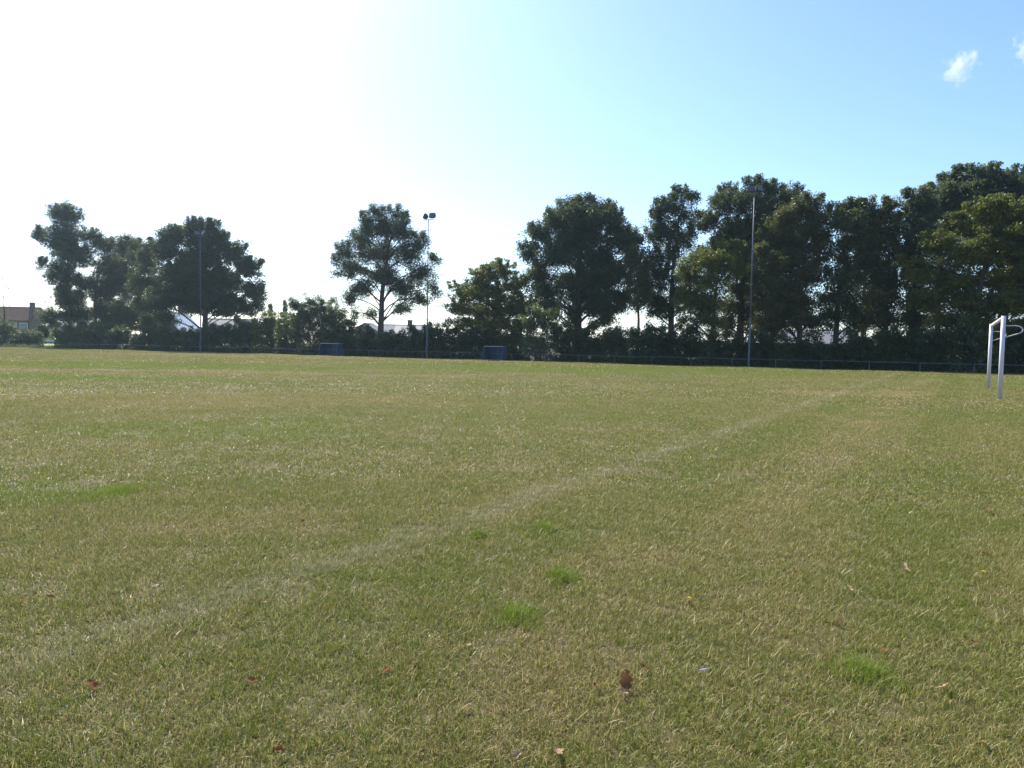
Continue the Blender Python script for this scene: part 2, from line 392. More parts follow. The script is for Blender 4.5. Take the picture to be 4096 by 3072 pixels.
# ------------------------------------------------------------------ foliage
def leaf_cloud(centres, radii, per, lsize, seed, tint_bias=0.0, droop=0.0):
    """leaves in clumps: kite-shaped folded leaves scattered round each clump centre"""
    per = int(per * 1.6); lsize = lsize * .86
    r = np.random.default_rng(seed); nC = len(centres); n = nC * per
    C = np.repeat(centres, per, 0); Rr = np.repeat(radii, per, 0)
    d = r.normal(size=(n, 3)); d /= np.linalg.norm(d, axis=1, keepdims=True)
    P = C + d * (r.uniform(0, 1, (n, 1)) ** .45) * Rr
    nrm = r.normal(size=(n, 3)) * .9 + np.array([0, 0, .75]) + d * .35; nrm /= np.linalg.norm(nrm, axis=1, keepdims=True)
    a = r.normal(size=(n, 3)) + np.array([0, 0, -.3 - droop]); a -= nrm * (a * nrm).sum(1, keepdims=True); a /= np.linalg.norm(a, axis=1, keepdims=True) + 1e-6
    b = np.cross(nrm, a)
    L = lsize * r.uniform(.55, 1.25, (n, 1)); Wd = L * r.uniform(.5, .8, (n, 1))
    V = np.zeros((n, 3, 3)); k = r.uniform(-.35, .35, (n, 1))
    V[:, 0] = P - b * Wd * .55 - a * L * .4 + nrm * L * .05; V[:, 1] = P + b * Wd * .55 + a * L * (k - .2); V[:, 2] = P + a * L * .6 - nrm * L * .08 - b * Wd * k * .4
    Fc = np.arange(n * 3).reshape(n, 3)
    tint = np.repeat(np.clip(r.uniform(0, 1, nC) ** 1.6 + tint_bias, 0, 1), per)
    tint = np.clip(tint * .75 + r.uniform(0, .3, n), 0, 1)
    me = mesh_np('crown', V.reshape(-1, 3), Fc)
    A = me.attributes.new('tint', 'FLOAT', 'POINT'); A.data.foreach_set('value', np.repeat(tint, 3).astype(np.float32))
    return me
def sample_lobes(lobes, dens, seed, shell=.5):
    """clump centres spread through ellipsoid lobes, more of them towards the outside"""
    r = np.random.default_rng(seed); out = []
    for (cx_, cy_, cz_, rx, ry, rz) in lobes:
        k = max(8, int(dens * (rx * ry * rz) ** .80 * 15))
        d = r.normal(size=(k, 3)); d /= np.linalg.norm(d, axis=1, keepdims=True)
        rad = r.uniform(0, 1, (k, 1)) ** shell * r.normal(1.0, .17, (k, 1)).clip(.6, 1.5)
        out.append(np.array([cx_, cy_, cz_]) + d * rad * np.array([rx, ry, rz]))
    return np.concatenate(out)
def limb(mb, a, b, r0, r1, r, n=5, sag=.12, seg=4):
    a = Vector(a); b = Vector(b); L = (b - a).length
    off = Vector((r.normal(0, sag), r.normal(0, sag), abs(r.normal(0, sag)) + .06)) * L
    P = []
    for i in range(seg + 1):
        t = i / seg; P.append(a.lerp(b, t) + off * (4 * t * (1 - t)) * .5)
    mb.tube(P, [r0 + (r1 - r0) * (i / seg) for i in range(seg + 1)], n, False)
    return P
def tree(px, v, lobes_px, label, mat='leaf_mid', tr=.20, dens=2.2, leaf=.20, per=40, seed=1, group=None, name='tree', bark='bark',
         base=None, fork=None, clump=(.60, .48), depth=.9, lean=0.0, tint=0.0, d=None, cat='tree', skirt=True):
    p = place_d(px, d) if d else place(px, v); s = scale_at(p); r = np.random.default_rng(seed)
    root = thing(name, p, 0, label, cat, group)
    fx = math.atan2(p.x, p.y); ca, sa = math.cos(fx), math.sin(fx)     # lateral axis across the line of sight
    lobes = []
    for i, (lx, ly, rx, ry) in enumerate(lobes_px):
        lat = (lx - px) * s; z = lift(lx, ly, p); dep = r.uniform(-.5, .5) * rx * s * 1.3
        lobes.append((lat * ca + dep * sa, -lat * sa + dep * ca, z, rx * s * 1.06, rx * s * depth, ry * s * 1.08))
    if skirt:                                                  # thin twiggy skirt under the crown
        low = [q for q in lobes if q[2] < np.percentile([q_[2] for q_ in lobes], 45)]
        for q in low:
            if q[2] - q[5] > 2.6: lobes.append((q[0] * .9, q[1] * .9, max(2.2, q[2] - q[5] * r.uniform(.9, 1.5)), q[3] * .62, q[4] * .62, q[5] * .6))
    lobes.sort(key=lambda q: q[2])
    ztop = max(q[2] for q in lobes); zlow = min(q[2] - q[5] for q in lobes)
    # trunk
    mb = MB(); zt = zlow + (ztop - zlow) * .82; top = max(lobes, key=lambda q: q[2])
    K = 9; TP = []; TR = []
    for i in range(K):
        t = i / (K - 1); z = zt * t
        k = max(0, (t - .35) / .65)
        TP.append(Vector((top[0] * k * k * .8 + r.normal(0, .05) * (i > 0) * min(1, tr * 5), top[1] * k * k * .8 + r.normal(0, .05) * (i > 0) * min(1, tr * 5), z - .05)))
        TR.append(tr * ((1.35 if i == 0 else 1.0) * (1 - t) ** .8 + .12))
    mb.tube(TP, TR, 9)
    def on_trunk(z):
        q = min(max((z + .05) / zt, 0), 1) * (K - 1); i = min(int(q), K - 2); f = q - i
        return TP[i].lerp(TP[i + 1], f), TR[i] + (TR[i + 1] - TR[i]) * f
    allc = []
    for li, L in enumerate(lobes):
        h = math.hypot(L[0], L[1])
        za = max(zlow * .55 + .25, L[2] - L[5] * .3 - h * r.uniform(.3, .75) - .3); za = min(za, zt * .93)
        a, ra = on_trunk(za)
        r0 = min(ra * .62, .05 + .035 * max(L[3], L[5])); r1 = r0 * .35
        path = limb(mb, a, (L[0], L[1], L[2]), r0, r1, r, 5, .2)
        C = sample_lobes([L], dens, seed * 131 + li)
        allc.append(C)
        for c in C[::6]:
            q = path[r.integers(2, 5)]
            limb(mb, q, c, r1 * .7 + .008, .006, r, 3, .1, 2)
    mb.build('trunk', M[bark], root, True)
    for L in lobes[-max(3, len(lobes) // 2):]:                 # upright shoots breaking the outline
        for q in range(int(3 + L[3] * 2)):
            a = r.uniform(0, 6.28); rr_ = math.sqrt(r.uniform(0, 1))
            b0 = Vector((L[0] + math.cos(a) * rr_ * L[3] * .9, L[1] + math.sin(a) * rr_ * L[4] * .9, L[2] + L[5] * math.sqrt(max(0, 1 - rr_ * rr_ * .8)) * .62))
            ou = Vector((b0.x - L[0], b0.y - L[1], 0)) * .25
            for k_ in range(3): allc.append(np.array([list(b0 + (Vector((0, 0, .24)) + ou * .3) * k_)]))
    C = np.concatenate(allc); k = len(C)
    top_n = k - sum(len(q) == 1 for q in allc)
    rad = np.stack([r.uniform(.7, 1.25, k) * clump[0], r.uniform(.7, 1.25, k) * clump[0], r.uniform(.7, 1.25, k) * clump[1]], 1)
    rad[top_n:] *= .55
    obj('crown', leaf_cloud(C, rad, per, leaf, seed * 17 + 3, tint), M[mat], root)
    return root

ROW = 'trees in the row behind the fence'
TREES = [
 (283, 6, [(274,869,52,42),(202,941,25,28),(339,941,32,28),(262,962,58,48),(299,1022,60,42),(202,1054,18,17),(262,1103,52,42),(323,1135,38,28),(283,1204,52,42),(226,1264,38,22),(323,1256,35,28)],
  'tall narrow columnar tree at the far left, dark green', dict(mat='leaf_dark', tr=.27, seed=11, dens=2.6, leaf=.21)),
 (382, 9, [(404,982,38,36),(484,990,60,48),(545,1022,40,45),(464,1083,90,55),(505,1143,85,48),(404,1163,52,45),(464,1244,88,45),(440,1292,56,18),(530,1280,66,24)],
  'brownish green tree between the columnar tree and the broad maple', dict(mat='leaf_warm', tr=.24, seed=12, dens=2.6, leaf=.20)),
 (625, 5, [(613,990,25,30),(601,1042,45,48),(581,1123,48,58),(593,1216,50,38),(640,1150,45,45)],
  'slim green tree squeezed against the left side of the broad maple', dict(mat='leaf_mid', tr=.16, seed=13)),
 (823, 5, [(791,901,32,25),(843,909,35,25),(722,941,52,34),(815,950,75,40),(880,958,28,30),(694,1006,55,44),(823,1022,90,54),(924,1006,45,40),(976,1070,50,42),(742,1095,90,48),(863,1123,95,48),(984,1163,55,38),(783,1184,100,38),(904,1204,80,30),(682,1204,58,42),(1005,1216,28,26)],
  'broad domed dark tree with a floodlight mast in front of it', dict(mat='leaf_dark', tr=.38, seed=14, dens=2.5, leaf=.22)),
 (1524, 6, [(1508,861,38,34),(1573,857,28,36),(1456,881,26,24),(1613,877,18,20),(1533,913,92,38),(1444,954,48,38),(1613,941,40,38),(1674,970,36,38),(1391,1006,42,36),(1512,1006,85,48),(1351,1042,18,16),(1411,1071,58,38),(1634,1022,58,42),(1734,1042,28,15),(1351,1099,16,13),(1533,1095,78,42),(1674,1095,58,38),(1444,1155,52,38),(1613,1151,68,36),(1726,1143,26,28),(1403,1192,36,28),(1742,1180,22,18),(1674,1196,48,26),(1613,1232,42,24),(1484,1256,32,22),(1424,1256,22,28)],
  'freestanding oak in the middle with open crown and thick trunk', dict(mat='leaf_dark', tr=.36, seed=15, dens=2.6, leaf=.18, clump=(.64, .52), skirt=False)),
 (1970, 4, [(1926,1108,68,42),(2000,1082,58,42),(1868,1168,74,38),(1960,1178,90,46),(2062,1150,60,56),(1830,1232,58,26),(1920,1248,90,36),(2030,1240,88,42),(1850,1288,58,20),(2105,1230,60,46),(1960,1298,78,24),(2085,1296,60,26)],
  'low spreading forked tree behind the second dugout', dict(mat='leaf_yellow', tr=.22, seed=16, dens=2.3, leaf=.19, clump=(.55, .28))),
 (2309, 6, [(2317,813,48,28),(2266,834,48,34),(2393,843,52,36),(2321,877,128,48),(2212,889,52,44),(2448,885,44,44),(2153,940,52,44),(2309,952,128,54),(2477,948,68,48),(2106,1012,42,42),(2224,1024,98,48),(2372,1037,108,48),(2498,986,52,48),(2140,1087,58,42),(2288,1121,108,42),(2435,1109,98,46),(2182,1172,72,36),(2351,1180,66,40),(2200,1232,60,30),(2410,1235,85,36),(2485,1190,60,34),(2290,1240,50,26)],
  'huge round-topped oak right of the second dugout', dict(mat='leaf_dark', tr=.42, seed=17, dens=2.5, leaf=.20)),
 (2551, 4, [(2549,1087,52,46),(2541,1151,52,40),(2520,1045,46,42),(2574,1172,32,22)],
  'small tree with a thin reddish bare trunk between two oaks', dict(mat='leaf_warm', tr=.15, seed=18, bark='bark_red')),
 (2680, 7, [(2711,781,33,28),(2745,805,26,26),(2624,834,28,30),(2672,825,38,34),(2706,863,58,38),(2629,882,48,38),(2672,940,72,42),(2610,950,42,42),(2735,950,42,42),(2624,1027,56,40),(2687,1017,48,38),(2624,1104,56,28),(2638,1195,56,36),(2600,1234,28,18),(2705,1110,52,38),(2595,1150,50,40),(2712,1185,46,38),(2665,1238,52,20)],
  'upright pointed oak with sky showing through its crown', dict(mat='leaf_dark', tr=.30, seed=19, dens=1.9, leaf=.19, clump=(.58, .46))),
 (2959, 9, [(2995,752,42,28),(3058,767,48,30),(3121,786,38,34),(2908,781,42,36),(2870,825,48,38),(2961,825,78,48),(3072,834,78,44),(2817,887,58,38),(2937,911,98,48),(3034,911,68,48),(2889,969,68,38),(2985,993,68,48),(2971,1090,58,56),(2947,1162,58,46),(2913,1234,48,36),(2985,1234,48,36),(2900,1290,50,30),(3000,1290,44,26)],
  'tall oak rising behind the right floodlight mast', dict(mat='leaf_mid', tr=.36, seed=20)),
 (2851, 3.5, [(2870,998,52,32),(2928,1008,42,32),(2793,1032,62,36),(2851,1066,86,42),(2745,1095,48,32),(2937,1075,48,32),(2817,1138,86,42),(2745,1191,42,32),(2817,1220,78,42),(2759,1283,42,26),(2851,1283,46,26)],
  'lower yellowish maple in front, left of the right floodlight mast', dict(mat='leaf_yellow', tr=.20, seed=21)),
 (3191, 5, [(3212,820,43,26),(3178,853,58,38),(3241,863,43,43),(3130,907,62,42),(3217,921,78,48),(3082,960,52,38),(3154,993,88,48),(3241,993,58,56),(3058,1027,38,32),(3130,1066,88,48),(3227,1090,78,48),(3072,1138,56,38),(3154,1162,86,46),(3034,1186,36,26),(3106,1234,76,36),(3203,1210,76,42),(3058,1283,36,26),(3178,1268,56,22),(3100,1310,64,26),(3235,1290,60,30)],
  'rusty-tinged tree just right of the right floodlight mast', dict(mat='leaf_warm', tr=.24, seed=22, tint=.03)),
 (3342, 6, [(3330,861,43,28),(3378,843,36,32),(3432,843,34,32),(3360,909,72,42),(3420,939,58,46),(3330,1000,52,56),(3420,1023,58,56),(3360,1120,66,56),(3318,1192,46,36),(3390,1222,46,30),(3325,1265,48,28),(3400,1290,46,24)],
  'ragged-topped tree, fourth trunk from the right edge', dict(mat='leaf_mid', tr=.24, seed=23)),
 (3544, 6, [(3541,837,36,32),(3499,891,46,38),(3559,903,46,42),(3511,987,58,52),(3571,1011,46,56),(3499,1102,58,56),(3559,1132,56,56),(3511,1204,56,36),(3450,1252,36,22),(3530,1278,62,34)],
  'dark tree with a feathered top, third from the right edge', dict(mat='leaf_warm', tr=.22, seed=24)),
 (3655, 7, [(3619,807,26,26),(3661,813,32,30),(3691,849,32,32),(3637,879,46,42),(3661,939,56,42),(3637,1011,46,46),(3685,987,38,38),(3661,1102,56,46),(3649,1192,52,42),(3625,1252,36,26),(3660,1290,52,34)],
  'grey green tree directly left of the two big trees at the right edge', dict(mat='leaf_grey', tr=.22, seed=25)),
 (4010, 11, [(3872,704,33,28),(3830,740,42,34),(3932,716,58,32),(4023,722,68,36),(4077,710,38,32),(3770,770,36,20),(3758,813,36,24),(3842,801,78,46),(3963,788,98,52),(4071,782,68,52),(3782,867,46,36),(3960,880,110,60),(4090,880,80,60),(4180,760,80,70),(4000,1000,110,60),(4150,1000,80,80)],
  'tallest grey green tree, behind all others at the right edge', dict(mat='leaf_grey', tr=.42, seed=26, leaf=.23, clump=(.55, .38))),
 (3900, 4, [(3950,825,48,26),(3902,855,48,32),(4011,849,56,36),(4077,831,38,32),(3830,903,52,36),(3932,921,88,46),(4053,921,68,46),(3782,975,52,36),(3872,1011,88,50),(4011,1011,78,46),(3691,1054,46,14),(3734,1108,56,30),(3842,1132,88,46),(3993,1132,88,46),(4083,1100,58,46),(3752,1192,66,30),(3902,1222,88,42),(4023,1222,78,42),(3812,1282,56,30),(3932,1300,66,32),(4053,1300,66,36),(4170,950,70,60),(4170,1150,70,60)],
  'large yellow green maple behind the goal at the right edge', dict(mat='leaf_yellow', tr=.30, seed=27, dens=2.5, clump=(.58, .32))),
]
TREES += [
 (3085, 15, [(3080,900,70,60),(3120,980,90,60),(3050,1080,80,60),(3130,1150,90,60),(3070,1240,90,45)], 'dark tree filling the gap behind the rusty-tinged tree', dict(mat='leaf_dark', tr=.26, seed=41, dens=.75)),
 (3450, 15, [(3450,900,70,50),(3470,990,80,60),(3430,1080,90,60),(3470,1170,90,55),(3440,1250,80,40)], 'dark tree filling the gap behind the ragged and feathered trees', dict(mat='leaf_dark', tr=.26, seed=42, dens=.75)),
 (3745, 15, [(3740,930,60,50),(3720,1010,70,60),(3760,1100,90,60),(3730,1190,90,50),(3780,1270,90,40)], 'dark tree filling the gap left of the yellow green maple', dict(mat='leaf_dark', tr=.26, seed=43, dens=.75)),
]
for px, v, lob, lab, kw in TREES: tree(px, v, lob, lab, group=ROW, **kw)

# hedge shrubs
def shrub(px, top, half, v, label, mat='leaf_dark', seed=1, name='shrub', base=None, leaf=.22, per=30, dens=.95, group='shrubs of the hedge behind the fence', d=None, tint=0.0, sprays=0):
    p = place_d(px, d) if d else place(px, v); s = scale_at(p); r = np.random.default_rng(seed)
    H = lift(px, top - (20 if group and 'hedge' in group else 0), p); W = half * s
    root = thing(name, p, 0, label, 'shrub', group)
    fx = math.atan2(p.x, p.y); ca, sa = math.cos(fx), math.sin(fx)
    lobes = []
    for i in range(7):
        t = i / 6; z = H * (.18 + .62 * r.uniform(.0, 1.0)); lat = (t * 2 - 1) * W * .75
        k = 1 - .35 * abs(t * 2 - 1)
        dep = r.uniform(-.4, .6) * 1.0
        lobes.append((lat * ca + dep * sa, -lat * sa + dep * ca, min(z, H * .8 * k), W * .42, .75, H * .30))
    lobes.append((0, 0, H * .72, W * .5, .7, H * .26))
    for q in (-.66, -.22, .22, .66): lobes.append((q * W * ca, -q * W * sa, H * .27, W * .42, .8, H * .30)); lobes.append((q * W * ca + .5 * sa, -q * W * sa + .5 * ca, H * .58, W * .4, .8, H * .30))
    for q in (-.8, -.4, 0, .4, .8): lobes.append((q * W * ca - .5 * sa, -q * W * sa - .5 * ca, .34, W * .3, .5, .42))
    lobes = [(a, b, max(c, f * .9), dd, e, f) for a, b, c, dd, e, f in lobes]
    C = sample_lobes(lobes, dens, seed * 31 + 5, .6)
    mb = MB()
    for c in C[::3]:
        limb(mb, (r.normal(0, W * .25) * ca, -r.normal(0, W * .25) * sa, -.05), c, .025, .006, r, 3, .12, 3)
    for i in range(sprays):                                    # arching shoots with leaves along them
        lat = r.uniform(-.9, .9) * W; L = r.uniform(.7, 1.5)
        a = Vector((lat * ca, -lat * sa, H * r.uniform(.55, .85)))
        b = a + Vector((r.normal(0, .5), -abs(r.normal(.3, .3)), r.uniform(.35, .9))) * L
        pth = limb(mb, a, b, .012, .004, r, 3, .1, 4)
        C = np.concatenate([C, np.array([list(q) for q in pth[1:]])])
    mb.build('stem', M['bark'], root, True)
    k = len(C); rad = np.stack([r.uniform(.7, 1.2, k) * .42] * 2 + [r.uniform(.7, 1.2, k) * .32], 1)
    obj('foliage', leaf_cloud(C, rad, per, leaf, seed * 7 + 1, tint, .5), M[mat], root)
    return root
SHRUBS = [
 (300,1300,70,3.5,'light green shrub at the foot of the columnar tree','leaf_yellow'),
 (400,1305,62,3,'dark shrub behind the fence under the brownish green tree','leaf_mid'),
 (500,1322,62,3,'dark shrub between the brownish tree and the slim tree','leaf_dark'),
 (600,1322,62,3,'dark shrub at the foot of the slim green tree','leaf_dark'),
 (700,1325,62,3,'dark shrub left of the left floodlight mast','leaf_dark'),
 (800,1318,62,2.5,'dark shrub behind the foot of the left floodlight mast','leaf_dark'),
 (900,1305,62,3,'dark shrub right of the left floodlight mast','leaf_dark'),
 (985,1275,58,3.5,'shrub under the right end of the broad dark tree','leaf_mid'),
 (1075,1262,62,4,'yellow green shrub left of the silvery willow bush','leaf_yellow'),
 (1160,1262,55,3,'grey green shrub at the left foot of the willow bush','leaf_gloss'),
 (1335,1262,52,3,'green shrub on the right flank of the willow bush','leaf_gloss'),
 (1405,1290,52,3,'dark shrub left of the oak trunk','leaf_mid'),
 (1480,1328,55,2.5,'dark low shrub in front of the oak trunk','leaf_dark'),
 (1570,1338,60,2.5,'dark low shrub under the grey roofs, right of the oak trunk','leaf_dark'),
 (1655,1328,55,2.5,'dark low shrub left of the middle floodlight mast','leaf_dark'),
 (1725,1298,50,3,'loose shrub behind the middle floodlight mast','leaf_mid'),
 (1800,1308,55,3,'dark shrub under the tip of the spreading tree','leaf_dark'),
 (1885,1335,55,2.5,'dark low shrub under the pale gable','leaf_dark'),
 (1975,1338,55,3,'dark shrub directly behind the second dugout','leaf_dark'),
 (2060,1322,52,3,'dark shrub right of the second dugout','leaf_mid'),
 (2270,1295,62,3,'dark shrub at the foot of the huge oak','leaf_dark'),
 (2370,1305,62,3,'dark shrub right of the huge oak trunk','leaf_dark'),
 (2465,1312,60,3,'dark shrub left of the thin reddish trunk','leaf_mid'),
 (2560,1318,60,2.5,'spiky topped shrub in front of the thin reddish trunk','leaf_gloss'),
 (2655,1318,60,3,'dark shrub at the foot of the pointed oak','leaf_dark'),
 (2750,1325,60,3,'dark shrub left of the yellowish maple trunk','leaf_dark'),
 (2850,1350,60,2.5,'dark shrub in front of the yellowish maple trunk','leaf_mid'),
 (2950,1358,60,2.5,'dark shrub left of the foot of the right floodlight mast','leaf_dark'),
 (3055,1360,60,2.5,'dark shrub right of the foot of the right floodlight mast','leaf_dark'),
 (3155,1385,60,2,'low dark shrub under the rusty tinged tree','leaf_mid'),
 (3260,1385,60,2,'low dark shrub right of the rusty tinged tree trunk','leaf_dark'),
 (3365,1378,60,2.5,'dark shrub at the foot of the ragged topped tree','leaf_dark'),
 (3470,1355,62,3,'dark shrub between the ragged tree and the feathered tree','leaf_dark'),
 (3570,1340,62,3,'dark shrub at the foot of the feathered tree','leaf_dark'),
 (3670,1335,62,3,'dark shrub under the grey green tree','leaf_dark'),
 (3780,1325,66,3,'dark shrub left of the goal, third from the right edge','leaf_dark'),
 (3890,1330,66,2.5,'shrub with pale leaf tips left of the far goalpost','leaf_gloss'),
 (4000,1345,66,3,'dark shrub seen through the goal frame','leaf_dark'),
 (4110,1340,66,3,'dark shrub cut off by the right edge of the picture','leaf_dark'),
]
for i, (px, top, half, v, lab, mat) in enumerate(SHRUBS):
    shrub(px, top, half, v - .9, lab, mat, seed=200 + i, sprays=(10 if mat == 'leaf_gloss' else 4))
shrub(1265, 1190, 105, 2.2, 'tall silvery willow bush above the hedge by the first dugout', 'leaf_grey', 300, 'willow_bush', leaf=.15, per=34, sprays=60, dens=1.4)
shrub(2165, 1240, 75, .75, 'bright shrub with glossy drooping leaves hanging over the fence', 'leaf_gloss', 301, 'drooping_shrub', leaf=.17, sprays=26, tint=.35)

# ------------------------------------------------------------------ rail fence
K0, K1 = -9, 26
fence = thing('rail_fence', (FX, FY, -DROP), PHI, 'low grey tubular rail fence running along the far side of the pitch', 'fence')
post_me = MB().tube([(0, 0, -.1), (0, 0, 1.0)], .030, 10).mesh('post', True)
rail_me = MB().tube([(.034, 0, 1.0), (SPAN - .034, 0, 1.0)], .027, 10).mesh('rail', True)
clamp_me = MB().tube([(-.034, 0, 1.0), (.034, 0, 1.0)], .036, 10).mesh('rail_clamp', True)
for k in range(K0, K1 + 1):
    dz = math.sin(k * 1.7) * .012
    ps = obj('post', post_me, M['fence_grey'], fence, (k * SPAN, 0, dz)); ps.rotation_euler = (math.sin(k * 2.3) * .012, math.cos(k * 3.1) * .012, 0)
    obj('rail_clamp', clamp_me, M['fence_grey'], ps)
    if k < K1: obj('rail', rail_me, M['fence_grey'], fence, (k * SPAN, 0, dz))

# ------------------------------------------------------------------ goal
g0 = GOAL_A.copy(); g1 = GOAL_B.copy(); gv = (g1 - g0); gv.z = 0; gv.normalize(); g1 = g0 + gv * 7.44
garz = math.atan2(gv.y, gv.x)
goal = thing('football_goal', g0, garz, 'white football goal frame without net at the right edge', 'goal')
post = MB().tube([(0, 0, -.05), (0, 0, 2.50)], .062, 20)
pm = post.mesh('goalpost', True)
a_ = obj('goalpost', pm, M['goal'], goal); b_ = obj('goalpost', pm, M['goal'], goal, (7.44, 0, 0))
MB().tube([(.063, 0, 2.438), (7.377, 0, 2.438)], .060, 20).build('crossbar', M['goal'], goal, True)
# net supports: bent tubes behind each post
def bracket(x):
    P = [(x, -.06, 2.21), (x, -.32, 2.21), (x, -.43, 2.18), (x, -.49, 2.11), (x, -.48, 2.04), (x, -.42, 1.99), (x, -.06, 1.86)]
    Q = []
    for i in range(len(P) - 1):
        for k in range(3): Q.append(Vector(P[i]).lerp(Vector(P[i + 1]), k / 3))
    Q.append(Vector(P[-1])); return MB().tube(Q, .015, 8)
bracket(0).build('net_bracket', M['goal'], goal, True); bracket(7.44).build('net_bracket', M['goal'], goal, True)
mud = MB().tube([(0, 0, -.02), (0, 0, .02)], .085, 14)

# ------------------------------------------------------------------ floodlight masts
def mast(px, v, toppx, label, rz, heads):
    p = place(px, v); H = lift(*toppx, p)
    t = thing('floodlight_mast', p, rz, label, 'floodlight', 'floodlight masts along the fence')
    MB().tube([(0, 0, -.05), (0, 0, .5), (0, 0, H * .30)], [.078, .078, .070], 14).build('lower_pole', M['galv'], t, True)
    MB().tube([(0, 0, H * .30), (0, 0, H * .62), (0, 0, H)], [.056, .050, .040], 14).build('upper_pole', M['galv'], t, True)
    MB().tube([(0, 0, H * .295), (0, 0, H * .305)], .085, 14).build('pole_collar', M['galv'], t, True)
    MB().box((0, -.11, 1.25), (.14, .10, .34)).build('cable_box', M['galv'], t, bevel=.01)
    MB().box((0, 0, H + .02), (1.15, .09, .05)).build('crossarm', M['galv'], t)
    MB().box((0, 0, H - .95), (.95, .05, .035)).build('service_bar', M['galv'], t)
    for x, yaw, til in heads:
        R_ = Matrix.Rotation(yaw, 4, 'Z') @ Matrix.Rotation(til, 4, 'X')
        o = bpy.data.objects.new('lamp_head', None)
        body = MB(); n = 12
        # domed casting: front frame tapering to a rounded back, opening along -y
        prof = [(0, .33, .27), (.06, .34, .28), (.16, .32, .26), (.28, .26, .20), (.36, .15, .12), (.385, .05, .04)]
        for (yy, ax, az_) in prof:
            for j in range(n):
                q = 2 * math.pi * j / n; cx_, cz_ = math.cos(q), math.sin(q)
                sq = 1 / max(abs(cx_) ** 4 + abs(cz_) ** 4, 1e-6) ** .25
                body.v.append((ax * cx_ * sq, yy, az_ * cz_ * sq))
        for i in range(len(prof) - 1):
            for j in range(n):
                k = (j + 1) % n; body.f.append((i * n + j, (i + 1) * n + j, (i + 1) * n + k, i * n + k))
        body.f.append(tuple(len(body.v) - n + j for j in reversed(range(n))))
        me = body.mesh('lamp_head', False); me.transform(R_)
        h = obj('lamp_head', me, M['lamp'], t, (x, 0, H + .42))
        gm_ = MB().box((0, .015, 0), (.60, .012, .48)).mesh('lamp_glass'); gm_.transform(R_); obj('lamp_glass', gm_, M['lampglass'], h)
        br = MB().tube([(.37, .12, 0), (.37, .12, -.36), (0, .12, -.40), (-.37, .12, -.36), (-.37, .12, 0)], .016, 6).mesh('lamp_bracket', True)
        br.transform(Matrix.Rotation(yaw, 4, 'Z')); obj('lamp_bracket', br, M['galv'], h)
    return t
mast(803, -.2, (793, 945), 'floodlight mast standing in front of the broad dark tree', PHI, ((-.42, .9, -.35), (.42, -.2, -.35)))
mast(1708, -.2, (1713, 880), 'floodlight mast with two lamp heads against white sky beside the oak', PHI, ((-.45, -1.25, -.45), (.42, .15, -.25)))
mast(2997, -.2, (3013, 775), 'right floodlight mast in front of the tall oak', PHI, ((-.2, .35, -.30), (.42, 1.0, -.30)))

# ------------------------------------------------------------------ dugouts
def dugout(pxl, pxr, v, label):
    a = place(pxl, v); b = place(pxr, v); W = (b - a).length - .55
    t = thing('dugout', a, PHI, label, 'dugout', 'team dugouts by the fence')
    D, H = 1.05, 1.62
    sheet = .02
    side = [(0, .02), (D, .02), (D, H - .10), (D - .25, H), (.30, H), (.12, H - .30), (0, .55)]   # profile y,z (y=0 front)
    for x in (0, W - sheet):
        mb = MB(); n = len(side)
        mb.add([(x, y, z) for y, z in side] + [(x + sheet, y, z) for y, z in side], [tuple(reversed(range(n))), tuple(range(n, 2 * n))] + [(i, (i + 1) % n, (i + 1) % n + n, i + n) for i in range(n)])
        mb.build('side_panel', M['dug'], t)
    for i in range(2):
        w2 = (W - .06) / 2
        MB().box((.03 + w2 * (i + .5), D - .03, H / 2), (w2 - .03, .02, H - .16)).build('back_panel', M['dug'], t)
    MB().box((W / 2, D - .045, H / 2 - .04), (.035, .035, H - .2)).build('back_post', M['dug_frame'], t)
    MB().box((W / 2, (D + .22) / 2 - .02, H + .015), (W + .04, D - .22, .022)).build('roof_panel', M['dug_roof'], t)
    MB().tube([(-.02, .25, H + .01), (W + .02, .25, H + .01)], .03, 8).build('roof_edge', M['dug_roof'], t, True)
    for x in (-.018, W + .018): MB().tube([(x, .012, 0), (x, .012, .55), (x, .13, H - .29), (x, .30, H)], .02, 8).build('front_frame', M['dug_frame'], t, True)
    MB().box((W / 2, D - .27, .44), (W - .1, .32, .035)).build('bench', M['wood'], t)
    for x in (.3, W - .3): MB().box((x, D - .27, .21), (.05, .25, .42)).build('bench_leg', M['dug_frame'], t)
    return t
dugout(1275, 1362, -.75, 'blue team dugout below the silvery willow bush')
dugout(1932, 2028, -.75, 'blue team dugout below the low spreading tree')

# ------------------------------------------------------------------ houses and far things
M['brick'] = solid('dark_brick', (.085, .046, .038), .9, var=.25, scale=3)
M['brick_grey'] = solid('grey_render', (.22, .21, .235), .9, var=.12, scale=2)
M['render'] = solid('white_render', (.72, .70, .70), .85, var=.06, scale=2)
M['tile_red'] = solid('brown_roof_tile', (.095, .050, .036), .95, var=.22, scale=4, bump=.3, spec=.05)
M['tile_grey'] = solid('grey_roof_tile', (.17, .17, .18), .6, var=.2, scale=4, bump=.3)
M['sheet'] = solid('sunglare_roof_sheet', (.70, .70, .72), .35, var=.06, scale=2)  # near-white base colour stands in for sun reflecting off the slope
M['glass'] = solid('window_glass', (.10, .16, .18), .08, 0, .1, 2, spec=.8)
M['frame'] = solid('white_window_frame', (.7, .7, .68), .6)
M['car'] = solid('silver_car_paint', (.45, .47, .5), .25, .6, .05)
M['black'] = solid('black_rubber', (.02, .02, .022), .7)
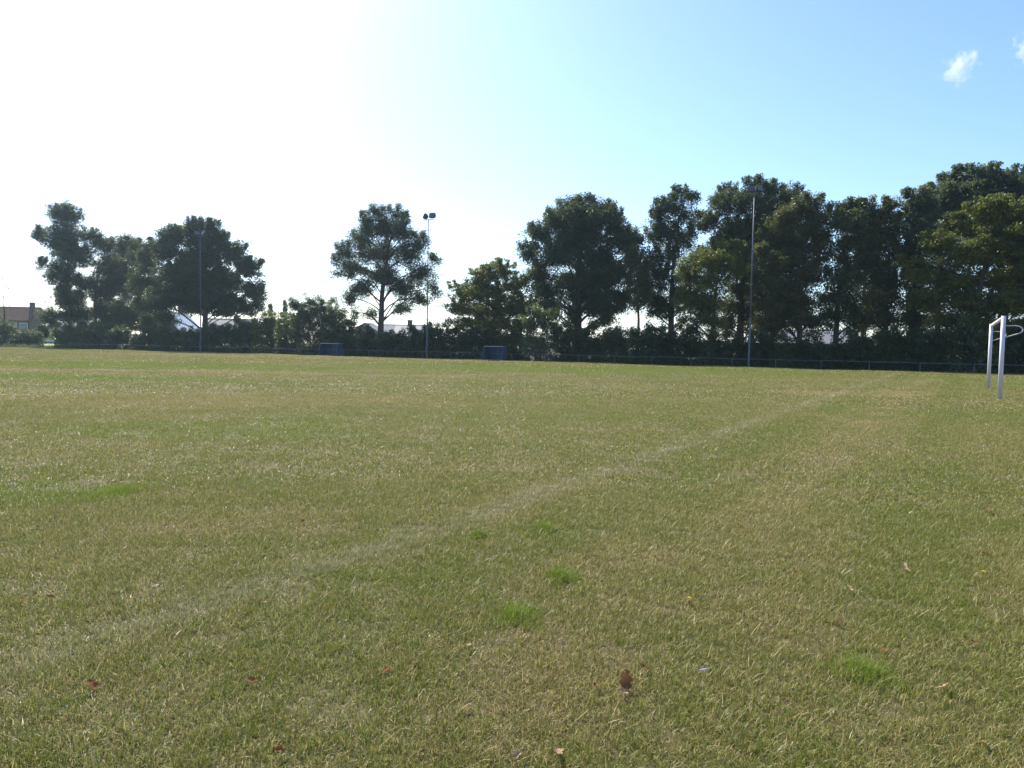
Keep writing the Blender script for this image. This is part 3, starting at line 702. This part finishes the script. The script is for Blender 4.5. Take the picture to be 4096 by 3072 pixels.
def house(px, d, W, D, eave, ridge, rz, label, wall, roof, wins=(), chim=None, over=.3, verge=None):
    p = place_d(px, d); t = thing('house', p, rz, label, 'house')
    MB().prism([(-D / 2, -.2), (D / 2, -.2), (D / 2, eave), (0, ridge - .12), (-D / 2, eave)], 0, W).mesh
    mb = MB(); mb.prism([(-D / 2, -.2), (D / 2, -.2), (D / 2, eave), (0, ridge - .12), (-D / 2, eave)], -W / 2, W / 2)
    me = mb.mesh('wall'); me.transform(Matrix.Rotation(R(90), 4, 'Z')); obj('wall', me, M[wall], t)
    sl = math.atan2(ridge - eave, D / 2); L = math.hypot(ridge - eave, D / 2) + over
    for s in (-1, 1):
        c = Vector((0, s * (D / 4 + over / 2 * math.cos(sl)), (eave + ridge) / 2 - over / 2 * math.sin(sl) + .06))
        r_ = MB().box(c, (W + .5, L, .12), Matrix.Rotation(-s * sl, 4, 'X').to_3x3()).build('roof', M[roof], t)
    MB().tube([(-W / 2 - .25, 0, ridge + .06), (W / 2 + .25, 0, ridge + .06)], .12, 8).build('ridge_tile', M[roof], t)
    if chim is not None:
        c = MB().box((chim, 0, ridge + .35), (.9, .7, 1.5)).build('chimney', M['brick'], t)
        MB().box((chim, 0, ridge + 1.15), (1.05, .85, .12)).build('chimney_cap', M['tile_grey'], c)
    for x, z, ww, hh in wins:
        f = MB().box((x, -D / 2 - .03, z), (ww + .16, .07, hh + .16)).build('window', M['frame'], t)
        MB().box((x, -D / 2 - .075, z), (ww, .03, hh)).build('pane', M['glass'], f)
        MB().box((x, -D / 2 - .10, z - hh / 2 - .1), (ww + .3, .14, .06)).build('sill', M['frame'], f)
    return t
house(26, 200, 14.5, 8.5, 5.4, 8.3, R(6), 'brown tiled house with chimney at the far left', 'brick', 'tile_red', ((3.7, 4.0, 1.4, 1.5), (5.9, 4.0, 1.5, 1.5), (-1, 4.0, 1.5, 1.5), (3, 1.4, 1.6, 1.4)), 5.6)
house(700, 150, 5.5, 7.5, 3.4, 6.7, R(72), 'house under the broad dark tree, roof slope coloured white like sun reflection', 'brick', 'sheet', ((0, 1.5, 1.2, 1.2),))
house(350, 170, 12, 8, 4.0, 6.6, R(-12), 'house half hidden behind the two left trees', 'brick_grey', 'tile_grey', ((-2, 2.2, 1.2, 1.3), (2, 2.2, 1.2, 1.3)))
house(930, 175, 10, 8, 3.6, 6.4, R(20), 'purplish roofed house behind the broad dark tree', 'brick', 'tile_grey', ((-2, 2.6, 1.2, 1.3), (2, 2.6, 1.2, 1.3)))
house(1475, 165, 5.0, 8, 3.6, 5.9, R(80), 'small grey gabled house left of the oak trunk', 'brick_grey', 'tile_grey', ((0, 1.6, 1.2, 1.3),))
house(1590, 185, 9, 8, 3.7, 6.2, R(8), 'grey roofed house right of the oak trunk', 'brick_grey', 'tile_grey', ((-2, 2, 1.2, 1.2), (2, 2, 1.2, 1.2)))
house(1655, 165, 7.5, 7, 3.4, 5.7, R(-8), 'grey roofed house with chimney left of the middle mast', 'brick_grey', 'tile_grey', ((0, 1.8, 1.2, 1.2),), -.9)
house(1925, 140, 5.0, 7, 2.6, 4.9, R(58), 'pale gabled house behind the second dugout', 'render', 'tile_grey', ((0, 1.3, 1, 1),))
house(3215, 112, 12, 7, 2.7, 4.4, R(-24), 'pale grey bungalow seen between trunks right of the mast', 'brick_grey', 'tile_grey', ((-3.2, 1.5, 1.1, 1.2), (0, 1.5, 1.1, 1.2), (3.2, 1.5, 1.1, 1.2)))
house(3440, 118, 6, 7, 2.3, 3.6, R(-28), 'pale bungalow glimpsed behind the ragged topped tree', 'render', 'tile_grey', ((-2, 1.5, 1.1, 1.2), (2, 1.5, 1.1, 1.2)))

# white picket fence in front of the bungalow
pf0 = place(3120, 26); 
pf = thing('picket_fence', pf0, PHI, 'white picket fence in the gap between trunks near the bungalow', 'fence')
pk_me = MB().prism([(-.05, .1), (.05, .1), (.05, 1.35), (0, 1.47), (-.05, 1.35)], -.012, .012).mesh('picket')
for i in range(40): obj('picket', pk_me, M['render'], pf, (i * .16, 0, 0))
for z in (.45, 1.1): MB().box((3.1, .03, z), (6.4, .03, .09)).build('rail', M['render'], pf)

# parked car on the left, seen across the lawn
cpos = place_d(203, 165); cpos.z = -DROP + .012 + lawn_rise(vof(cpos.x, cpos.y))
car = thing('parked_car', cpos, R(8), 'silver car parked on the lawn edge beside the left house', 'car')
prof = [(-2.05, .32), (2.05, .32), (2.1, .55), (2.0, .80), (1.15, .92), (.55, 1.38), (-1.05, 1.42), (-1.75, .98), (-2.1, .90), (-2.12, .5)]
MB().prism(prof, -.82, .82).build('body', M['car'], car, bevel=.06)
MB().prism([(1.02, .93), (.50, 1.32), (-.30, 1.35), (-.30, .93)], -.835, .835).build('side_window', M['glass'], car)
MB().prism([(-.38, .93), (-.38, 1.35), (-1.00, 1.36), (-1.50, .97)], -.835, .835).build('side_window', M['glass'], car)
for x in (-1.3, 1.35):
    for y in (-.74, .74):
        wh = MB().tube([(x, y - .1, .31), (x, y + .1, .31)], .31, 18).build('wheel', M['black'], car, True)
        MB().tube([(x, y - .11, .31), (x, y + .11, .31)], .18, 14).build('rim', M['galv'], wh)

# left corner: hedge block, low ground cover, bare sapling, small far trees
shrub(30, 1288, 90, 3, 'rounded clipped hedge bush in front of the brown tiled house', 'leaf_mid', 401, 'hedge_bush', group=None, per=40, dens=1.0)
shrub(108, 1312, 42, 3, 'right end of the clipped hedge with brown base', 'leaf_mid', 402, 'hedge_bush', group=None, per=40, dens=1.0)
for i, px in enumerate((20, 75, 130, 185, 240, 300)):
    shrub(px, 1384 + i * 1.2, 42, 1.2, ['first', 'second', 'third', 'fourth', 'fifth', 'sixth'][i] + ' low grey green cushion plant from the left, behind the fence', 'leaf_grey', 410 + i, 'cushion_plant', group='low plants at the left corner', leaf=.13, per=22)
tree(22, 3, [(18,1130,10,25),(40,1160,20,8),(10,1180,15,10),(45,1215,35,6),(5,1250,30,25),(30,1290,45,22),(10,1320,50,22)], 'thin half bare sapling at the left edge of the picture', mat='leaf_warm', tr=.15, dens=.9, per=12, leaf=.12, seed=31, name='sapling', skirt=False)
BGT = [(172,1318,15,135,'round bush beside the car and the brown tiled house','leaf_mid'),(1140,1227,13,150,'pointed dark cypress rising behind the yellow green shrub','leaf_dark'),(1082,1235,30,150,'small round tree left of the cypress','leaf_mid'),
       (430,1290,60,150,'distant tree behind the brownish green tree','leaf_dark'),(2130,1345,70,130,'distant tree low behind the drooping shrub','leaf_dark'),(2420,1350,90,130,'distant tree low behind the huge oak','leaf_dark'),
       (2800,1360,90,120,'distant bush behind the yellowish maple','leaf_dark'),(3560,1330,90,110,'distant tree behind the feathered tree','leaf_dark'),(3720,1320,90,110,'distant tree behind the grey green tree','leaf_dark'),(3900,1300,110,100,'distant tree behind the yellow green maple','leaf_dark'),(4080,1310,90,100,'distant tree behind the goal at the right edge','leaf_dark')]
for i, (px, top, half, d, lab, mat) in enumerate(BGT):
    hor = 1379 + (px - 2048) * .0164; n = 5; lob = []
    rr = np.random.default_rng(900 + i)
    for q in range(n):
        f = q / (n - 1); yy = top + half * .35 + (hor - top - half * .35) * f * .85
        wv = half * (.35 + .65 * f) if 'cypress' in lab else half * (.75 if q == 0 else 1)
        lob.append((px + (0 if 'cypress' in lab else rr.uniform(-.3, .3) * half), yy, wv * .8, max(14, (hor - top) / n)))
    tree(px, 0, lob, lab, mat=mat, tr=.14, seed=50 + i, d=d, name='distant_tree', group='distant trees behind the row', dens=.75, leaf=.34, per=26, skirt=False)

# ------------------------------------------------------------------ foreground litter
M['deadleaf'] = solid('dead_oak_leaf', (.24, .105, .045), .95, spec=.05, var=.35, scale=30, trans=.25)
M['paleleaf'] = solid('bleached_leaf', (.38, .26, .16), .95, spec=.05, var=.2, scale=30, trans=.2)
M['feather'] = solid('white_feather', (.40, .37, .32), .98, spec=.02, var=.08, scale=30)
M['flower'] = solid('yellow_petal', (.75, .52, .02), .6, var=.1, scale=30, trans=.3)
def oak_leaf(seed, L=.10, curl=.5):
    r = np.random.default_rng(seed); mb = MB(); n = 12; rows = []
    for i in range(n + 1):
        t = i / n
        wv = L * .30 * math.sin(math.pi * min(1, t * .94 + .05)) ** .7 * (.30 + .70 * abs(math.sin(t * math.pi * 3.6)) ** .8) * (.75 + .5 * t) + .001
        z = curl * L * (.55 * (t - .5) ** 2 + .06 * math.sin(t * 9 + seed)); x = (t - .5) * L
        side = curl * wv * .8
        rows.append([(x, -wv, z + side + r.normal(0, .0015)), (x, -wv * .5, z + side * .3), (x, 0, z), (x, wv * .5, z + side * .3), (x, wv, z + side + r.normal(0, .0015))])
    for rw in rows: mb.v += rw
    for i in range(n):
        for j in range(4): mb.f.append((i * 5 + j, i * 5 + j + 1, (i + 1) * 5 + j + 1, (i + 1) * 5 + j))
    mb.tube([(-L / 2 - L * .18, 0, curl * L * .16), (-L / 2 + .004, 0, curl * L * .14)], .0012, 5)
    return mb.mesh('fallen_leaf', True)
leafv = [oak_leaf(i, 1.0, (.35, .6, .9, .5)[i % 4]) for i in range(4)]
LEAVES = [  # px, py, length px, material, label
 (2500,2765,95,'deadleaf','large rust brown oak leaf standing up in the near grass'),
 (2490,2800,60,'paleleaf','pale curled leaf touching the large rust brown leaf'),
 (2380,2770,34,'deadleaf','small rust brown leaf left of the large one'),
 (1875,2605,40,'paleleaf','pale pinkish leaf in the near middle, left of another pale leaf'),
 (2257,2605,32,'paleleaf','pale upright leaf right of the pinkish one in the near middle'),
 (2230,3048,70,'paleleaf','pale leaf at the very bottom edge of the picture'),
 (2065,3055,45,'paleleaf','small pale leaf at the bottom edge, left of a larger one'),
 (1660,2675,34,'paleleaf','bleached curled leaf left of the near middle'),
 (1545,2705,22,'deadleaf','small orange brown leaf left of the near middle'),
 (2575,2695,24,'deadleaf','tiny orange leaf above the large rust brown leaf'),
 (3620,2287,34,'paleleaf','upper leaf of a close pair on the right'),
 (3626,2298,34,'paleleaf','lower leaf of a close pair on the right'),
 (3420,2300,32,'paleleaf','pale flat leaf left of the close pair'),
 (3400,2375,32,'paleleaf','pale leaf below the flat leaf on the right'),
 (3560,2212,20,'deadleaf','small reddish leaf above the close pair'),
 (3935,2222,36,'deadleaf','reddish leaf near the right edge'),
 (3950,2057,40,'paleleaf','pale crumpled leaf near the right edge, farther off'),
 (3895,2595,28,'deadleaf','dark red leaf near the right edge, close by'),
 (3350,2507,34,'deadleaf','curled brown leaf right of the middle, close by'),
 (3535,2622,32,'deadleaf','reddish curled leaf above the green tuft on the right'),
 (3770,2775,44,'paleleaf','tan straw-like leaf near the bottom right'),
 (2830,1934,24,'paleleaf','bright pale leaf alone in the middle distance right'),
 (2638,2148,30,'paleleaf','pale leaf alone right of the bright tufts'),
 (3345,1985,20,'paleleaf','small pale speck-like leaf, middle distance right'),
 (3580,1988,22,'paleleaf','small pale leaf, middle distance far right'),
 (1010,2750,44,'deadleaf','reddish brown leaf on the near left'),
 (1115,3035,44,'deadleaf','orange leaf at the bottom edge on the left'),
 (370,2770,50,'deadleaf','dull red brown leaf on the far left, close by'),
 (92,2420,26,'deadleaf','orange speck-like leaf at the left edge'),
 (1210,2100,20,'deadleaf','small red leaf left of the lime line'),
 (955,1692,16,'paleleaf','bright pale speck-like leaf far off on the left'),
 (2760,2430,22,'deadleaf','small orange leaf right of the middle'),
 (3930,3000,40,'deadleaf','brown leaf in the bottom right corner'),
 (3180,2310,26,'deadleaf','rust leaf among the straw right of the middle'),
 (200,2410,26,'deadleaf','dark small leaf near the left edge'),
]
for i, (px, py, lp, mt, lab) in enumerate(LEAVES):
    p = onground(px, py); s = math.hypot(p.x, p.y, EYE) / F
    L = max(.045, min(lp * s * 1.0, .11))
    me = leafv[i % 4].copy(); o = obj('fallen_leaf', me, M[mt], None, (p.x, p.y, .022 + .15 * L), (random.uniform(-.5, .5), random.uniform(-.5, .5), random.uniform(0, 6.28)))
    if i == 0: o.rotation_euler = (.5, -.75, 1.3); o.location.z = .036
    o.scale = (L, L, L); tag(o, lab, 'leaf', 'fallen leaves on the grass')
p = onground(2815, 2715)
fe = MB(); n = 10
for i in range(n + 1):
    t = i / n; wv = .011 * math.sin(math.pi * min(1, t * .9 + .1)) ** .6
    fe.v += [((t - .5) * .085, -wv, .010 * t * t), ((t - .5) * .085, 0, .003 + .010 * t * t), ((t - .5) * .085, wv, .010 * t * t)]
for i in range(n):
    for j in range(2): fe.f.append((i * 3 + j, i * 3 + j + 1, (i + 1) * 3 + j + 1, (i + 1) * 3 + j))
for q_ in range(len(fe.v)): fe.v[q_] = tuple(c * .62 for c in fe.v[q_])
fth = thing('feather', (p.x, p.y, .038), .5, 'small white bent feather lying in the near grass right of the rust leaf', 'feather')
obj('vane', fe.mesh('vane', True), M['feather'], fth, rot=(.5, .1, 0))
MB().tube([(-.037, 0, .002), (.026, 0, .010)], .0010, 5).build('quill', M['feather'], fth, rot=(.5, .1, 0))
for px, py, lab in ((3932, 2322, 'small yellow flower in the grass at the right edge'), (2758, 2432, 'tiny yellow flower in the grass right of the middle')):
    p = onground(px, py); fl = thing('flower', (p.x, p.y, 0), random.random() * 6, lab, 'flower', 'yellow flowers in the grass')
    MB().tube([(0, 0, 0), (.004, 0, .055)], .0012, 5).build('stalk', M['leaf_mid'], fl)
    for k in range(9):
        a = k * 2 * math.pi / 9; c, s_ = math.cos(a), math.sin(a)
        pe = MB(); pe.add([(.004, 0, .055), (.004 + .007 * c - .003 * s_, .007 * s_ + .003 * c, .060), (.004 + .015 * c, .015 * s_, .060), (.004 + .007 * c + .003 * s_, .007 * s_ - .003 * c, .060)], [(0, 1, 2, 3)])
        pe.build('petal', M['flower'], fl)

# fresh green tufts in the dry turf
M['tuft'] = leafmat('fresh_tuft', (.17, .24, .028), (.32, .37, .065), trans=.42, rough=.45)
def tuft(px, py, wpx, dep, label, seed):
    p = onground(px, py); s = p.length / F; r = np.random.default_rng(seed); Rx = wpx / 2 * s
    nb = int(900 + 2600 * Rx * dep * 3); 
    ang = r.uniform(0, 6.28, nb); rad = r.uniform(0, 1, nb) ** .75
    rad = rad * (1 + .25 * np.sin(ang * 3 + seed) + .15 * np.sin(ang * 5))
    x = np.cos(ang) * rad * Rx; y = np.sin(ang) * rad * dep / 2
    L = r.uniform(.035, .075, nb) * (1.15 - .5 * rad.clip(0, 1)); az = r.uniform(0, 6.28, nb); ti = np.abs(r.normal(.35, .25, nb)); W = max(.0028, s * .8) * r.uniform(.7, 1.2, nb)
    fx_ = az + 1.57; V = np.zeros((nb, 4, 3))
    mid = np.stack([x + np.sin(ti) * np.cos(az) * L * .55, y + np.sin(ti) * np.sin(az) * L * .55, np.cos(ti) * L * .55], 1)
    wv = np.stack([np.cos(fx_), np.sin(fx_), np.zeros(nb)], 1) * W[:, None] / 2
    V[:, 0] = np.stack([x, y, np.full(nb, -.003)], 1); V[:, 1] = mid - wv; V[:, 3] = mid + wv
    t2 = ti + .5; V[:, 2] = mid + np.stack([np.sin(t2) * np.cos(az), np.sin(t2) * np.sin(az), np.cos(t2)], 1) * (L * .45)[:, None]
    me = mesh_np('grass_tuft', V.reshape(-1, 3), np.arange(nb * 4).reshape(nb, 4))
    A = me.attributes.new('tint', 'FLOAT', 'POINT'); A.data.foreach_set('value', np.repeat(r.uniform(0, 1, nb), 4).astype(np.float32))
    tag(obj('grass_tuft', me, M['tuft'], None, p), label, 'grass tuft', 'fresh green tufts in the dry turf')
tuft(2178, 2122, 85, .30, 'bright green tuft just right of the centre, smaller of two', 1)
tuft(1915, 2150, 80, .18, 'small dull green tuft left of the bright one at the centre', 2)
tuft(2245, 2312, 160, .34, 'green tuft below the bright centre tuft', 3)
tuft(2060, 2475, 240, .36, 'loose wide green tuft in the near middle', 4)
tuft(3460, 2700, 260, .36, 'large lush tuft on the near right', 5)
tuft(470, 1972, 150, .9, 'pale green clump on the left in the middle distance', 6)

# ------------------------------------------------------------------ haze volume, added to lift the dark trees, partly imitating lens glare
mt, t, o = newmat('haze_veil'); pv = t.nodes.new('ShaderNodeVolumePrincipled')
pv.inputs['Color'].default_value = (.62, .82, 1.0, 1); pv.inputs['Density'].default_value = .00022; pv.inputs['Anisotropy'].default_value = .55
t.links.new(pv.outputs[0], o.inputs['Volume'])
hb = MB().box(((0), 0, 0), (1300, 1300, 26)).build('haze', mt, None, loc=(0, 40, 26 / 2 - 1.6))
hb.rotation_euler = (0, 0, PHI); tag(hb, 'thin bluish haze added to lift the dark trees, partly imitating lens glare', 'haze', kind='stuff')

# small cloud high on the right
def cloud(px, py, d, wpx, hpx, label, seed, dens):
    X, Y, Z = ray(px, py); n = math.sqrt(X * X + Y * Y + Z * Z); p = Vector((X, Y, Z)) * (d / n); p.z += EYE
    w_, h_ = wpx * d / F / 2, hpx * d / F / 2
    import bmesh
    bm = bmesh.new(); bmesh.ops.create_icosphere(bm, subdivisions=4, radius=1.0)
    from mathutils import noise as mn
    for v in bm.verts:
        q = v.co.copy(); k = 1 + .38 * mn.noise(q * 1.5 + Vector((seed, 0, 0))) + .16 * mn.noise(q * 4 + Vector((0, seed, 0)))
        v.co = Vector((q.x * w_, q.y * w_ * .7, q.z * h_)) * k
    me = bpy.data.meshes.new('cloud'); bm.to_mesh(me); bm.free()
    mt, t, o = newmat('cloud_vapour'); tc = t.nodes.new('ShaderNodeTexCoord')
    mp = t.nodes.new('ShaderNodeMapping'); t.links.new(tc.outputs['Object'], mp.inputs[0]); mp.inputs['Scale'].default_value = (1 / w_, 1 / w_ / .7, 1 / h_)
    ln = t.nodes.new('ShaderNodeVectorMath'); ln.operation = 'LENGTH'; t.links.new(mp.outputs[0], ln.inputs[0])
    nz = noise(t, tc.outputs['Object'], 2.6 / w_, 5, .6)
    den = mth(t, 'ADD', mth(t, 'SUBTRACT', .62, ln.outputs['Value']), mth(t, 'MULTIPLY', mth(t, 'SUBTRACT', nz, .5), 2.6))
    den = mth(t, 'MULTIPLY', smooth(t, den, 0, .75), dens)
    pv = t.nodes.new('ShaderNodeVolumePrincipled'); pv.inputs['Color'].default_value = (1, 1, 1, 1); pv.inputs['Anisotropy'].default_value = .3
    t.links.new(den, pv.inputs['Density']); t.links.new(pv.outputs[0], o.inputs['Volume'])
    ob = obj('cloud', me, mt, None, p, (0, R(-24), -math.atan2(X, Y)))
    tag(ob, label, 'cloud')
cloud(3832, 268, 900, 175, 140, 'small ragged white cloud high in the upper right sky', 3.1, .065)
cloud(4100, 195, 900, 110, 160, 'faint cloud scrap at the very right edge of the sky', 5.4, .07)
